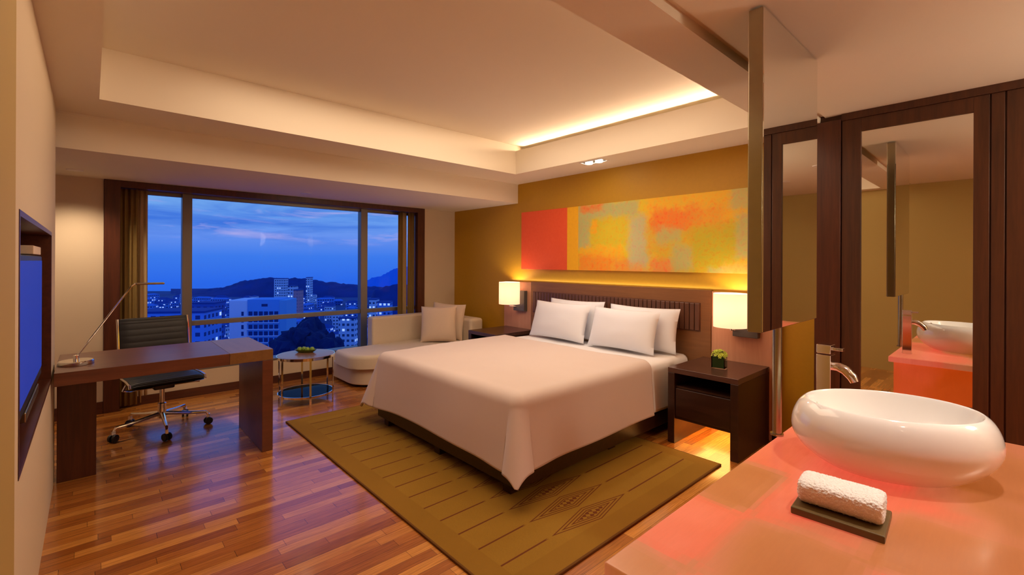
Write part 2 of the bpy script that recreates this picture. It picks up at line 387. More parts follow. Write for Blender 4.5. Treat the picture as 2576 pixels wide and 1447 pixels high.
def onyx(name, strength, side=False):
    m, t, b = newmat(name)
    v = objc(t); s = N(t, 'ShaderNodeSeparateXYZ'); t.links.new(v, s.inputs[0])
    wob = math_(t, 'MULTIPLY', math_(t, 'SUBTRACT', noise_(t, v, 2.0, 2), 0.5), 0.06)
    gx = math_(t, 'DIVIDE', math_(t, 'ADD', s.outputs[0], wob), 0.36); gy = math_(t, 'DIVIDE', math_(t, 'ADD', s.outputs[1], s.outputs[2]), 0.30)
    def cell(dx, dy):
        cb = N(t, 'ShaderNodeCombineXYZ'); t.links.new(math_(t, 'FLOOR', math_(t, 'ADD', gx, dx)), cb.inputs[0]); t.links.new(math_(t, 'FLOOR', math_(t, 'ADD', gy, dy)), cb.inputs[1])
        wn = N(t, 'ShaderNodeTexWhiteNoise', noise_dimensions='2D'); t.links.new(cb.outputs[0], wn.inputs['Vector']); return wn.outputs[0]
    cells = None
    for dx, dy in ((0, 0), (0.10, 0.0), (-0.10, 0.05), (0.0, 0.10), (0.05, -0.10)):
        c_ = cell(dx, dy); cells = c_ if cells is None else math_(t, 'ADD', cells, c_)
    n1 = noise_(t, v, 2.6, 3, 0.5)
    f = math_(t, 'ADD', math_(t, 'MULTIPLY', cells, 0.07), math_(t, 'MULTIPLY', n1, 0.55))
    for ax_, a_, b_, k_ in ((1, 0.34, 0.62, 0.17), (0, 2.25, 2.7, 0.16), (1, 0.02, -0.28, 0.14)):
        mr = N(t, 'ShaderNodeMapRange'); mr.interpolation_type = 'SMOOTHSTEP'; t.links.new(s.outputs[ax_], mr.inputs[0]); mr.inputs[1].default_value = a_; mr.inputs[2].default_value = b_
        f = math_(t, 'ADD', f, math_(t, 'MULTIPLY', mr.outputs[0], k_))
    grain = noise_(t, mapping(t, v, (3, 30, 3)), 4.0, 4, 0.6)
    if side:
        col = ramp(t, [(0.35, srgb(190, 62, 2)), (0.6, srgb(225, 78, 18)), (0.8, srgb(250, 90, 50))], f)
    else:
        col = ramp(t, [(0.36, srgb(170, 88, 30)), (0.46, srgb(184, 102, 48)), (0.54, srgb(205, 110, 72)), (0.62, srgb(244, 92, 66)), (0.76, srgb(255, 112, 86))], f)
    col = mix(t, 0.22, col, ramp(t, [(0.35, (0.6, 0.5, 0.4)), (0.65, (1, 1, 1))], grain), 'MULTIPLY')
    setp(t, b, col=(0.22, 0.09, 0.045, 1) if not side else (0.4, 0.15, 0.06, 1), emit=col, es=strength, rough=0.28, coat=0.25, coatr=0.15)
    return m
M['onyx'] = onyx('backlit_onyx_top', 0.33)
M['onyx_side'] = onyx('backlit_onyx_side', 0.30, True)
M['onyx_edge'] = mat('tan_stone_edge', (0.42, 0.27, 0.13), 0.35)

# ------------------------------------------------------------------ room shell
struct(box('floor', M['floor'], -0.95, 4.2, -1.95, 5.95, -0.2, 0.0))
struct(box('wall_head', M['olive'], 3.993, 4.2, 0.93, 5.95, 0, 2.9))
struct(box('wall_wardrobe', M['wardrobe'], 3.80, 4.2, -1.95, 0.93, 0, 2.9))
struct(box('wall_back', M['cream'], -0.95, 3.8, -1.95, -1.75, 0, 2.9))
w = MB()
w.box(-0.62, -0.168, -1.75, 2.12, 0, 2.9); w.box(-0.62, -0.168, 3.74, 4.12, 0, 2.9)
w.box(-0.62, -0.168, 2.12, 3.74, 0, 0.70); w.box(-0.62, -0.168, 2.12, 3.74, 1.563, 2.9); w.box(-0.62, -0.34, 2.12, 3.74, 0.70, 1.563)
struct(w.build('wall_left', M['cream'], smooth=False))
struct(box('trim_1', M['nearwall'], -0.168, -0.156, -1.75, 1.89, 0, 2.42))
struct(box('wall_niche', M['cream'], -0.95, -0.75, 4.0, 5.95, 0, 2.9))
w = MB(); w.box(-0.75, 0.085, 5.63, 5.95, 0, 2.146); w.box(3.469, 3.993, 5.63, 5.95, 0, 2.146)
struct(w.build('wall_window', M['cream'], smooth=False))
struct(box('wall_under_window', M['cream'], 0.085, 3.469, 5.74, 5.95, 0, 0.26))
c = MB(); T = 2.95
c.box(-0.95, 4.2, 4.257, 5.95, 2.146, T)
struct(c.build('ceiling_window_beam', M['ceil'], smooth=False))
c = MB()
c.box(-0.95, 4.2, 3.775, 4.255, 2.385, T); c.box(-0.95, 4.2, 0.93, 1.18, 2.385, T)
c.box(-0.95, 0.035, 1.18, 3.775, 2.385, T)
c.box(3.505, 3.993, 1.18, 3.775, 2.385, 2.46); c.box(3.505, 3.55, 1.18, 3.775, 2.46, 2.645); c.box(3.72, 4.2, 1.18, 3.775, 2.46, T)
c.box(0.035, 3.72, 1.18, 3.775, 2.705, T)
c.box(-0.95, 4.2, -1.95, 0.90, 2.42, T); c.box(-0.95, 4.2, 0.90, 0.93, 2.435, T)
struct(c.build('ceiling', M['ceil'], smooth=False))
struct(box('trim_2', M['ceil'], -0.75, 3.993, 4.249, 4.257, 2.378, 2.385))
# baseboards
struct(box('baseboard_window', M['darkwood_x'], 0.20, 3.36, 5.728, 5.74, 0, 0.085))
struct(box('baseboard_niche', M['darkwood_x'], -0.75, 0.085, 5.618, 5.63, 0, 0.11))
struct(box('baseboard_corner', M['darkwood_x'], 3.469, 3.993, 5.618, 5.63, 0, 0.11))

# ------------------------------------------------------------------ window
win = bpy.data.objects.new('window_1', None); COL.objects.link(win); win['kind'] = 'structure'
f = MB(); f.box(0.087, 0.20, 5.61, 5.80, 0, 2.146); f.box(3.355, 3.467, 5.61, 5.80, 0, 2.146); f.box(0.20, 3.355, 5.61, 5.80, 2.085, 2.146)
f.build('wood_surround', M['darkwood_z'], win, 0.002)
box('window_head', M['alu'], 0.20, 3.355, 5.80, 5.85, 2.055, 2.146, win)
for nm, x0, x1 in (('mullion', 0.69, 0.775), ('mullion', 2.60, 2.69)):
    box(nm, M['alu'], x0, x1, 5.76, 5.86, 0.28, 2.10, win, 0.003)
for x0, x1 in ((0.20, 0.69), (0.775, 2.60), (2.69, 3.355)):
    box('transom', M['alu'], x0, x1, 5.775, 5.85, 0.725, 0.775, win, 0.003)
    box('glass_pane', M['glass'], x0, x1, 5.808, 5.816, 0.775, 2.08, win)
    box('glass_pane', M['glass'], x0, x1, 5.808, 5.816, 0.285, 0.725, win)
box('window_sill', M['alu'], 0.20, 3.355, 5.74, 5.93, 0.26, 0.285, win, 0.003)

def curtain(x0, x1, n, label, m, y=5.695, amp=0.010):
    def fn(u, v):
        x = x0 + (x1 - x0) * u
        return (x, y + amp * math.sin(u * n * 2 * PI) + 0.004 * math.sin(v * 5 + u * 9), 0.02 + v * 2.062)
    o = MB().grid(fn, 90, 12).build('curtain', m, solid=0.004)
    return tag(o, label, 'curtain')
curtain(0.207, 0.333, 3, 'olive curtain gathered at the left side of the window', M['curtain'])
curtain(0.325, 0.41, 2, 'pale beige curtain edge between the left olive curtain and the glass', M['curtain_sheer'], 5.735, 0.008)
curtain(3.247, 3.35, 3, 'olive curtain at the far right of the window by the wood frame', M['curtain'])
curtain(3.168, 3.252, 2, 'pale beige curtain strip beside the right olive curtain', M['curtain_sheer'], 5.735, 0.008)
curtain(3.10, 3.172, 2, 'narrow olive curtain hanging next to the right pane', M['curtain'])

# ------------------------------------------------------------------ headboard wall
hb = thing('headboard', 'long brown wood wall headboard with ribbed leather panel behind the bed', 'headboard', (0, 0, 0))
box('side_panel', M['panelwood'], 3.955, 3.992, 3.972, 4.47, 0, 1.155, hb, 0.003)
box('side_panel', M['panelwood'], 3.955, 3.992, 1.285, 1.768, 0, 1.155, hb, 0.003)
box('centre_panel', M['headwood'], 3.945, 3.992, 1.77, 3.97, 0, 1.165, hb, 0.003)
box('end_trim', M['espresso'], 3.945, 3.992, 1.235, 1.283, 0, 1.165, hb, 0.002)
box('leather_backing', M['leather_brown'], 3.94, 3.946, 1.86, 3.93, 0.80, 1.05, hb)
n = 44
for i in range(n):
    y0 = 1.865 + i * 2.06 / n
    box('padded_rib', M['leather_brown'], 3.928, 3.941, y0, y0 + 2.06 / n - 0.005, 0.805, 1.045, hb, 0.006)
art = box('wall_art', M['art'], 3.962, 3.992, 1.475, 4.16, 1.315, 2.02, bevel=0.003)
tag(art, 'long abstract canvas in orange, yellow and lime above the headboard', 'painting')

def sconce(y, label):
    t = thing('wall_sconce', label, 'wall lamp', (3.955, y, 0.80), 0, 'sconces either side of the bed')
    box('backplate', M['mesh_grey'], -0.055, 0, -0.175, 0.02, 0.0, 0.25, t, 0.004)
    a = MB(); a.tube([(-0.05, -0.03, 0.05), (-0.09, -0.015, 0.055), (-0.135, 0, 0.06), (-0.135, 0, 0.13)], 0.008, 10)
    a.build('arm', M['chrome'], t)
    s = MB(); r = 0.13
    s.lathe([(r, 0.085), (r, 0.355), (r - 0.003, 0.355), (r - 0.003, 0.085), (r, 0.085)], 48, (-0.14, 0, 0))
    s.build('lamp_shade', M['shade'], t)
    b = MB(); b.lathe([(0.001, 0.13), (0.016, 0.135), (0.018, 0.17), (0.030, 0.20), (0.032, 0.225), (0.02, 0.25), (0.001, 0.258)], 20, (-0.14, 0, 0))
    b.build('light_bulb', emis('warm_bulb', (1, 0.7, 0.4), 6.0), t)
    point('sconce_light', (-0.14, 0.0, 0.29), 3.2, 0.03, (1, 0.74, 0.54), t)
    return t
sconce(4.215, 'drum-shaded wall lamp on the window side of the bed')
sconce(1.55, 'drum-shaded wall lamp beside the hanging mirror panel')

# ------------------------------------------------------------------ bed
bed = thing('bed', 'king bed with low dark wood frame and thin mattress', 'bed', (0, 0, 0))
box('bed_frame', M['espresso'], 1.835, 3.94, 1.955, 3.718, 0.07, 0.185, bed, 0.005)
for x in (1.855, 2.84, 3.72):
    for y in (2.03, 2.79, 3.56):
        if x == 2.84 and y == 2.79: continue
        box('leg', M['espresso'], x, x + 0.075, y - 0.0, y + 0.07, 0.012, 0.071, bed)
box('mattress', M['sheet'], 1.90, 3.92, 2.01, 3.67, 0.186, 0.545, bed, 0.05, 4)
BX, BY0, BY1, ZT = 1.862, 1.972, 3.712, 0.575
def edge(e, r, flare):
    if e <= 0: return 0, 0
    if e < r * PI / 2: return r * math.sin(e / r), r * (1 - math.cos(e / r))
    q = e - r * PI / 2; return r + q * flare, r + q * math.sqrt(1 - flare * flare)
def cloth(name, label, m, x_head, x_foot_over, side_over, zt, nx, ny, r, thick, gather=0.0, grow=0.0):
    # unfolded sheet: a runs from the head end towards the foot, b across the bed
    bx, by0, by1 = BX - grow, BY0 - grow, BY1 + grow
    A0 = x_head; A1 = bx + r - x_foot_over
    B0 = by0 + r - side_over; B1 = by1 - r + side_over
    def fn(u, v):
        a = A0 + (A1 - A0) * u; b = B0 + (B1 - B0) * v
        e = (bx + r) - a; f = (by0 + r) - b if b < (by0 + by1) / 2 else b - (by1 - r)
        sg = -1 if b < (by0 + by1) / 2 else 1
        ex, fx = max(e, 0), max(f, 0)
        cx = a if e <= 0 else bx + r; cy = b if f <= 0 else (by0 + r if sg < 0 else by1 - r)
        q = math.hypot(ex, fx)
        wav = noise.noise(Vector((a * 2.2, b * 2.2, 3))) * 0.010 + noise.noise(Vector((a * 6, b * 6, 7))) * 0.0025
        if q == 0: return (cx, cy, zt + wav)
        ph = math.atan2(fx, ex); s2 = math.sin(2 * ph) ** 2
        qq = min(q * (1 - 0.17 * s2), 0.505)
        dist = abs(cy - (by0 + r if sg < 0 else by1 - r)) if fx == 0 else (abs(cx - (bx + r)) if ex == 0 else 0)
        fl = 0.08 + 0.05 * math.exp(-(dist / 0.20) ** 2) + 0.24 * s2 ** 0.5
        qq *= 1 + 0.04 * math.exp(-(dist / 0.20) ** 2)
        o, d = edge(qq, r, fl)
        fold = 0.010 * (1 - s2) ** 2 * min(1, q / 0.3) * math.sin((b if ex > fx else a) * 5.2 + 1.3)
        o += fold
        dx = -math.cos(ph) * o; dy = sg * math.sin(ph) * o
        k = max(0, 1 - q / 0.12)
        return (cx + dx, cy + dy, max(zt - d + wav * k, 0.035))
    ob = MB().grid(fn, nx, ny).build(name, m, solid=thick, angle=60)
    return tag(ob, label, 'bedding')
tag(cloth('bed_sheet', 'white bed sheet showing at the pillow end and hanging below the duvet edge', M['sheet'], 3.925, -1.0, 0.40, ZT, 40, 120, 0.045, 0.006), 'white bed sheet showing at the pillow end and hanging below the duvet edge', 'sheet')
d = cloth('duvet', 'smooth warm-white duvet draped over the bed down to the dark frame', M['duvet'], 3.27, 0.455, 0.44, ZT + 0.028, 150, 190, 0.06, 0.02, grow=0.022)
d['category'] = 'duvet'

def pillow_mesh(w, h, th, puff=0.55, pin=0.045, seed=0):
    mb = MB(); n = 28
    def side(sg):
        def fn(u, v):
            a = u * 2 - 1; b = v * 2 - 1
            x = a * w / 2 * (1 - pin * (1 - b * b) * 1.0 * 0 - 0.05 * (1 - abs(b) ** 2) * abs(a) ** 3)
            y = b * h / 2 * (1 - 0.07 * (1 - abs(a) ** 2) * abs(b) ** 3)
            t = th / 2 * ((1 - abs(a) ** 2.6) * (1 - abs(b) ** 2.6)) ** puff
            t += 0.006 * noise.noise(Vector((a * 2 + seed, b * 2, sg))) * (1 - a * a) * (1 - b * b)
            return (x, sg * t, y + h / 2)
        return fn
    mb.grid(side(1), n, n); mb.grid(side(-1), n, n); return mb
def pillow(name, label, cat, loc, rz, tilt, w, h, th, m, group, seed=0, roll=0.0):
    o = pillow_mesh(w, h, th, seed=seed).build(name, m, angle=80)
    o.rotation_mode = 'XYZ'
    R_ = Matrix.Rotation(rz, 4, 'Z') @ Matrix.Rotation(tilt, 4, 'X') @ Matrix.Rotation(roll, 4, 'Y')
    o.matrix_world = Matrix.Translation(loc) @ R_
    return tag(o, label, cat, group)
# local x runs across the bed (world y), local y is thickness (world -x after the quarter turn)
G = 'white pillows propped on the headboard'
pillow('pillow', 'rear white pillow of the pair nearest the window, top edge showing', 'pillow', (3.76, 3.17, 0.60), -PI / 2, -0.20, 0.74, 0.41, 0.15, M['pillow'], G, 1)
pillow('pillow', 'front white pillow of the pair nearest the window', 'pillow', (3.58, 3.245, 0.598), -PI / 2, -0.32, 0.76, 0.40, 0.17, M['pillow'], G, 2)
pillow('pillow', 'rear white pillow of the pair beside the flower nightstand', 'pillow', (3.76, 2.36, 0.60), -PI / 2, -0.20, 0.74, 0.40, 0.15, M['pillow'], G, 3)
pillow('pillow', 'front white pillow of the pair nearer the flower nightstand', 'pillow', (3.58, 2.46, 0.598), -PI / 2, -0.32, 0.72, 0.39, 0.17, M['pillow'], G, 4)

# ------------------------------------------------------------------ nightstands
def nightstand(y0, y1, label):
    t = thing('nightstand', label, 'nightstand', (3.65, (y0 + y1) / 2, 0), 0, 'dark nightstands beside the bed')
    h = (y1 - y0) / 2; X0, X1 = -0.31, 0.295
    box('top', M['espresso_top'], X0, X1, -h, h, 0.545, 0.585, t, 0.003)
    box('side_panel', M['espresso'], X0, X1, -h, -h + 0.055, 0, 0.545, t, 0.003)
    box('side_panel', M['espresso'], X0, X1, h - 0.055, h, 0, 0.545, t, 0.003)
    box('back_panel', M['espresso'], X1 - 0.02, X1, -h + 0.055, h - 0.055, 0.19, 0.545, t)
    box('bottom_shelf', M['espresso'], X0 + 0.02, X1 - 0.02, -h + 0.055, h - 0.055, 0.19, 0.21, t)
    box('niche_shelf', M['espresso'], X0 + 0.03, X1 - 0.02, -h + 0.055, h - 0.055, 0.43, 0.445, t)
    box('drawer', M['espresso'], X0 + 0.012, X0 + 0.25, -h + 0.058, h - 0.058, 0.212, 0.428, t, 0.003)
    return t
nightstand(1.303, 1.835, 'dark wood nightstand with flower cube, in front of the vanity')
nightstand(3.92, 4.42, 'dark nightstand on the window side between bed and chaise')
area('nightstand_glow_light', (3.66, 1.57, 0.185), (0, 0, 0), 0.50, 0.41, 2.4, (1, 0.48, 0.12))

# flower cube
t = thing('flower_vase', 'small glass cube of yellow-green flowers on the nightstand', 'vase', (3.575, 1.535, 0.5855), 0.15)
v = MB(); s_ = 0.047; v.box(-s_, s_, -s_, s_, 0, 0.012); 
for a in ((-s_, -s_ + 0.004, -s_, s_), (s_ - 0.004, s_, -s_, s_), (-s_, s_, -s_, -s_ + 0.004), (-s_, s_, s_ - 0.004, s_)): v.box(*a, 0.012, 0.10)
v.build('glass_cube', glassmat('vase_glass', (0.9, 0.95, 0.92)), t)
box('leaf_wrap', M['leaf'], -s_ + .006, s_ - .006, -s_ + .006, s_ - .006, 0.014, 0.098, t)
fl = MB()
for i in range(46):
    a = random.uniform(0, 2 * PI); e = math.acos(random.uniform(0.0, 1)); R0 = 0.05
    px, py, pz = R0 * math.sin(e) * math.cos(a), R0 * math.sin(e) * math.sin(a), 0.10 + R0 * math.cos(e) * 0.85
    Mx = Matrix.Translation((px, py, pz)) @ Vector((px, py, pz - 0.09)).to_track_quat('Z', 'Y').to_matrix().to_4x4()
    for p_ in range(6):
        b_ = 2 * PI * p_ / 6
        fl.add([(0, 0, 0), (0.013 * math.cos(b_ - .4), 0.013 * math.sin(b_ - .4), 0.004), (0.017 * math.cos(b_), 0.017 * math.sin(b_), 0.009), (0.013 * math.cos(b_ + .4), 0.013 * math.sin(b_ + .4), 0.004)], [(0, 1, 2, 3)], Mx)
fl.build('blossom_cluster', M['petal'], t)
st = MB(); st.lathe([(0.001, 0.096), (0.042, 0.10), (0.044, 0.115), (0.03, 0.135), (0.001, 0.142)], 16); st.build('foliage', M['leaf'], t)

# ------------------------------------------------------------------ rug
rug = MB(); rug.box(1.25, 3.22, 1.365, 4.27, 0.0005, 0.012); rug = rug.build('area_rug', M['rug'], bevel=0.003)
tag(rug, 'olive-gold rug with thin lines and lozenges under the bed', 'rug')

# ------------------------------------------------------------------ chaise longue
t = thing('chaise_longue', 'cream upholstered chaise longue with curved corner under the window', 'sofa', (0, 0, 0))
def rounded_plan(x0, x1, y0, y1, r_fl, r_bl, z0, z1, top_r=0.0):
    # plan outline with big rounded corners at the foot end
    pts = []
    def arc(cx, cy, r, a0, a1, k=10):
        for i in range(k + 1):
            a = a0 + (a1 - a0) * i / k; pts.append((cx + r * math.cos(a), cy + r * math.sin(a)))
    arc(x0 + r_fl, y0 + r_fl, r_fl, PI, 1.5 * PI, 14); pts.append((x1, y0)); pts.append((x1, y1)); arc(x0 + r_bl, y1 - r_bl, r_bl, 0.5 * PI, PI, 8)
    mb = MB(); n = len(pts)
    cxm = sum(p[0] for p in pts) / n; cym = sum(p[1] for p in pts) / n
    rings = [(0, z0), (0, z1 - top_r)] + ([(top_r * (1 - math.cos(a)), z1 - top_r + top_r * math.sin(a)) for a in (0.4, 0.8, 1.2, PI / 2)] if top_r else [(0, z1)])
    vs = []; fs = []
    for ins, zz in rings:
        for (x, y) in pts:
            dx, dy = cxm - x, cym - y; L = math.hypot(dx, dy)
            vs.append((x + dx / L * ins, y + dy / L * ins, zz))
    for k in range(len(rings) - 1):
        for i in range(n):
            j = (i + 1) % n; fs.append((k * n + i, k * n + j, (k + 1) * n + j, (k + 1) * n + i))
    fs.append(tuple(reversed(range(n)))); fs.append(tuple(range((len(rings) - 1) * n, len(rings) * n)))
    mb.add(vs, fs); return mb
rounded_plan(2.14, 3.86, 4.80, 5.56, 0.26, 0.08, 0.03, 0.215).build('base', M['chaise'], t, bevel=0.01)
rounded_plan(2.10, 3.64, 4.76, 5.42, 0.28, 0.10, 0.215, 0.365, 0.045).build('seat_cushion', M['chaise'], t, angle=60)
box('plinth', M['black_plastic'], 2.25, 3.82, 4.88, 5.50, 0.0, 0.032, t)
box('backrest', M['chaise'], 2.60, 3.87, 5.42, 5.58, 0.2155, 0.70, t, 0.03, 4)
box('end_bolster', M['chaise'], 3.66, 3.88, 4.80, 5.418, 0.2155, 0.655, t, 0.04, 4)
pillow('cushion', 'square beige cushion in front, propped on the chaise', 'cushion', (3.29, 4.99, 0.367), -0.80, -0.22, 0.47, 0.47, 0.17, M['cushion'], 'beige cushions on the chaise', 5, -0.03)
pillow('cushion', 'square beige cushion behind, at the head end of the chaise', 'cushion', (3.50, 5.13, 0.37), -1.05, -0.14, 0.48, 0.48, 0.15, M['cushion'], 'beige cushions on the chaise', 6, 0.05)

# ------------------------------------------------------------------ round side table with fruit
t = thing('side_table', 'round wood-topped side table with chrome legs and glass shelf', 'table', (1.61, 4.84, 0))
MB().lathe([(0.001, 0.440), (0.262, 0.440), (0.265, 0.443), (0.265, 0.462), (0.262, 0.465), (0.001, 0.465)], 64).build('tabletop', M['tabletop'], t)
MB().lathe([(0.266, 0.438), (0.272, 0.438), (0.272, 0.463), (0.266, 0.463), (0.266, 0.438)], 64).build('rim', M['chrome'], t)
MB().lathe([(0.001, 0.078), (0.252, 0.078), (0.252, 0.088), (0.001, 0.088)], 64).build('glass_shelf', M['shelfglass'], t)
MB().lathe([(0.252, 0.072), (0.260, 0.072), (0.260, 0.092), (0.252, 0.092), (0.252, 0.072)], 64).build('shelf_ring', M['chrome'], t)
for k in range(6):
    a = 0.35 + k * PI / 3
    MB().box(-0.009, 0.009, -0.004, 0.004, 0, 0.44, Matrix.Translation((0.267 * math.cos(a), 0.267 * math.sin(a), 0)) @ Matrix.Rotation(a + PI / 2, 4, 'Z')).build('leg', M['chrome'], t)
tr = MB().lathe([(0.001, 0.001), (0.06, 0.001), (0.085, 0.022), (0.088, 0.03), (0.083, 0.028), (0.058, 0.008), (0.001, 0.007)], 32, sx=1.25, sy=0.62).build('fruit_dish', M['greentray'], loc=(1.635, 4.93, 0.465), rot=(0, 0, -0.75))
tag(tr, 'oblong dark green dish holding green fruit on the round table', 'dish')
for k, (a, b, nm) in enumerate(((-0.062, 0.0, 'leftmost'), (-0.022, 0.012, 'second from left'), (0.022, -0.010, 'third from left'), (0.064, 0.004, 'rightmost'))):
    ca, sa = math.cos(-0.75), math.sin(-0.75)
    fr = MB().lathe([(0.001, 0.0), (0.016, 0.003), (0.025, 0.016), (0.024, 0.030), (0.014, 0.043), (0.005, 0.041), (0.001, 0.038)], 20).build('green_apple', M['green'], loc=(1.635 + a * ca - b * sa, 4.93 + a * sa + b * ca, 0.474))
    tag(fr, 'green fruit in the dish on the round table, %s of four' % nm, 'fruit', 'green fruit in the dish')

# ------------------------------------------------------------------ desk
t = thing('desk', 'dark red wood desk with slab legs by the left wall', 'desk', (0, 0, 0))
box('desktop', M['deskwood'], -0.155, 0.72, 3.713, 4.43, 0.672, 0.75, t, 0.002)
box('desktop_end', M['desktop_end'], 0.721, 1.0, 3.713, 4.43, 0.672, 0.75, t, 0.002)
box('leg', M['deskwood'], 0.928, 1.0, 3.713, 4.43, 0, 0.671, t, 0.002)
box('leg', M['darkwood_z'], -0.155, 0.03, 4.05, 4.43, 0, 0.671, t, 0.002)
# desk lamp
t = thing('desk_lamp', 'slim chrome desk lamp with long slanted rod', 'lamp', (-0.066, 3.965, 0.7505))
MB().lathe([(0.001, 0), (0.083, 0), (0.085, 0.004), (0.085, 0.020), (0.080, 0.025), (0.001, 0.026)], 48).build('base', M['chrome'], t)
MB().lathe([(0.014, 0.026), (0.014, 0.055), (0.001, 0.058)], 20).build('joint', M['chrome'], t)
MB().tube([(0, 0, 0.045), (0.265, -0.01, 0.478), (0.285, -0.01, 0.494), (0.30, -0.01, 0.496)], 0.006, 10).build('rod', M['chrome'], t)
MB().box(0.285, 0.44, -0.035, 0.015, 0.488, 0.502).build('lamp_head', M['steel'], t, 0.005)
# ------------------------------------------------------------------ office chair
t = thing('office_chair', 'black leather swivel office chair with chrome base behind the desk', 'chair', (0.44, 4.78, 0), 0.10)
def ribpad(x0, x1, prof, n_seam, name, th=0.03):
    # prof: list of (y,z) along the pad; ribs across
    L = len(prof)
    def P(v):
        k = v * (L - 1); i = min(int(k), L - 2); q = k - i
        return (prof[i][0] * (1 - q) + prof[i + 1][0] * q, prof[i][1] * (1 - q) + prof[i + 1][1] * q)
    mb = MB()
    def fn(sg):
        def g(u, v):
            y, zz = P(v); y2, z2 = P(min(v + 0.01, 1)); y1, z1 = P(max(v - 0.01, 0))
            ty, tz = y2 - y1, z2 - z1; l = math.hypot(ty, tz) or 1
            ny_, nz_ = -tz / l, ty / l
            rib = abs(math.sin(v * n_seam * PI)) ** 0.4
            d_ = sg * (th / 2 * (0.80 + 0.20 * rib)) * (1 - (2 * u - 1) ** 10 * 0.9)
            return (x0 + (x1 - x0) * u, y + ny_ * d_, zz + nz_ * d_)
        return g
    mb.grid(fn(1), 16, 120); mb.grid(fn(-1), 16, 120)
    return mb.build(name, M['black_leather'], t, angle=70)
seatp = [(-0.25, 0.425), (-0.23, 0.448), (-0.1, 0.452), (0.08, 0.442), (0.2, 0.448)]
backp = [(0.205, 0.475), (0.235, 0.55), (0.255, 0.65), (0.275, 0.76), (0.30, 0.86), (0.315, 0.905)]
ribpad(-0.235, 0.235, seatp, 9, 'seat'); ribpad(-0.235, 0.235, backp, 10, 'backrest')
for s_ in (-1, 1):
    MB().tube([(s_ * 0.245, y, zz) for y, zz in seatp + [(0.222, 0.46)] + backp], 0.009, 8).build('side_rail', M['chrome'], t)
    MB().tube([(s_ * 0.25, -0.12, 0.43), (s_ * 0.27, -0.14, 0.40), (s_ * 0.22, -0.05, 0.37), (s_ * 0.05, 0, 0.36)], 0.009, 8).build('seat_arm_bracket', M['chrome'], t)
MB().box(-0.07, 0.07, -0.09, 0.09, 0.35, 0.42).build('tilt_mechanism', M['black_plastic'], t, 0.01)
MB().tube([(0.02, 0, 0.37), (0.2, -0.02, 0.36), (0.26, -0.02, 0.355)], 0.006, 8).build('tilt_lever', M['chrome'], t)
MB().lathe([(0.030, 0.10), (0.030, 0.22), (0.018, 0.225), (0.018, 0.36)], 20).build('gas_column', M['chrome'], t)
for k in range(5):
    a = -PI / 2 - 0.1 + k * 2 * PI / 5; ca, sa = math.cos(a), math.sin(a)
    leg = MB().tube([(0.02 * ca, 0.02 * sa, 0.135), (0.18 * ca, 0.18 * sa, 0.115), (0.31 * ca, 0.31 * sa, 0.105), (0.325 * ca, 0.325 * sa, 0.08)], [0.018, 0.013, 0.011, 0.009], 10).build('base_arm', M['chrome'], t)
    for sg in (-1, 1):
        Mx = Matrix.Translation((0.325 * ca, 0.325 * sa, 0.03)) @ Matrix.Rotation(a + 0.5, 4, 'Z') @ Matrix.Translation((0, sg * 0.016 - (0.0), 0)) @ Matrix.Rotation(PI / 2, 4, 'X')
        MB().lathe([(0.012, -0.008), (0.028, -0.008), (0.030, 0), (0.028, 0.008), (0.012, 0.008)], 20, M=Mx).build('caster_wheel', M['black_plastic'], leg)
    MB().box(-0.012, 0.012, -0.009, 0.009, 0.055, 0.088, Matrix.Translation((0.325 * ca, 0.325 * sa, 0)) @ Matrix.Rotation(a, 4, 'Z')).build('caster_housing', M['chrome'], leg)

# ------------------------------------------------------------------ television niche
nl = MB(); nl.box(-0.338, -0.328, 2.122, 3.738, 0.702, 1.561)
nl.box(-0.328, -0.166, 2.122, 3.738, 0.702, 0.722); nl.box(-0.328, -0.166, 2.122, 3.738, 1.541, 1.561)
nl.box(-0.328, -0.166, 2.122, 2.142, 0.722, 1.541); nl.box(-0.328, -0.166, 3.718, 3.738, 0.722, 1.541)
nl = nl.build('niche_lining', M['darkwood_y'], smooth=False); tag(nl, 'dark wood lined niche in the left wall around the television', 'niche')
t = thing('television', 'flat television in the left wall niche, blue window reflection painted on its screen', 'television', (-0.20, 2.95, 0.723))
box('casing', M['black_plastic'], -0.07, 0.008, -0.57, 0.53, 0.075, 0.70, t, 0.008)
box('screen', M['screen'], 0.0085, 0.0105, -0.54, 0.50, 0.125, 0.675, t)
box('stand', M['black_plastic'], -0.07, -0.01, -0.15, 0.15, 0.0, 0.075, t, 0.005)
box('top_strip', M['cushion'], -0.06, 0.006, 0.10, 0.50, 0.705, 0.745, t, 0.003)
box('speaker_bar', M['steel'], -0.01, 0.012, -0.30, 0.30, 0.03, 0.07, t, 0.004)

# ------------------------------------------------------------------ vanity
ZC = 0.655
t = thing('vanity_counter', 'backlit pink and orange stone vanity counter under the white basin', 'vanity', (0, 0, 0))
VX0, VX1, VY0, VY1 = 0.945, 2.83, -1.35, 0.69
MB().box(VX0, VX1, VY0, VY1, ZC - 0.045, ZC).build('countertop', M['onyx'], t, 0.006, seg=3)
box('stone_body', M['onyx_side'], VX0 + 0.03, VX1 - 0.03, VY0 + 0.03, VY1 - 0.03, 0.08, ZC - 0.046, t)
box('plinth', M['espresso'], VX0 + 0.08, VX1 - 0.08, VY0 + 0.08, VY1 - 0.08, 0, 0.08, t)
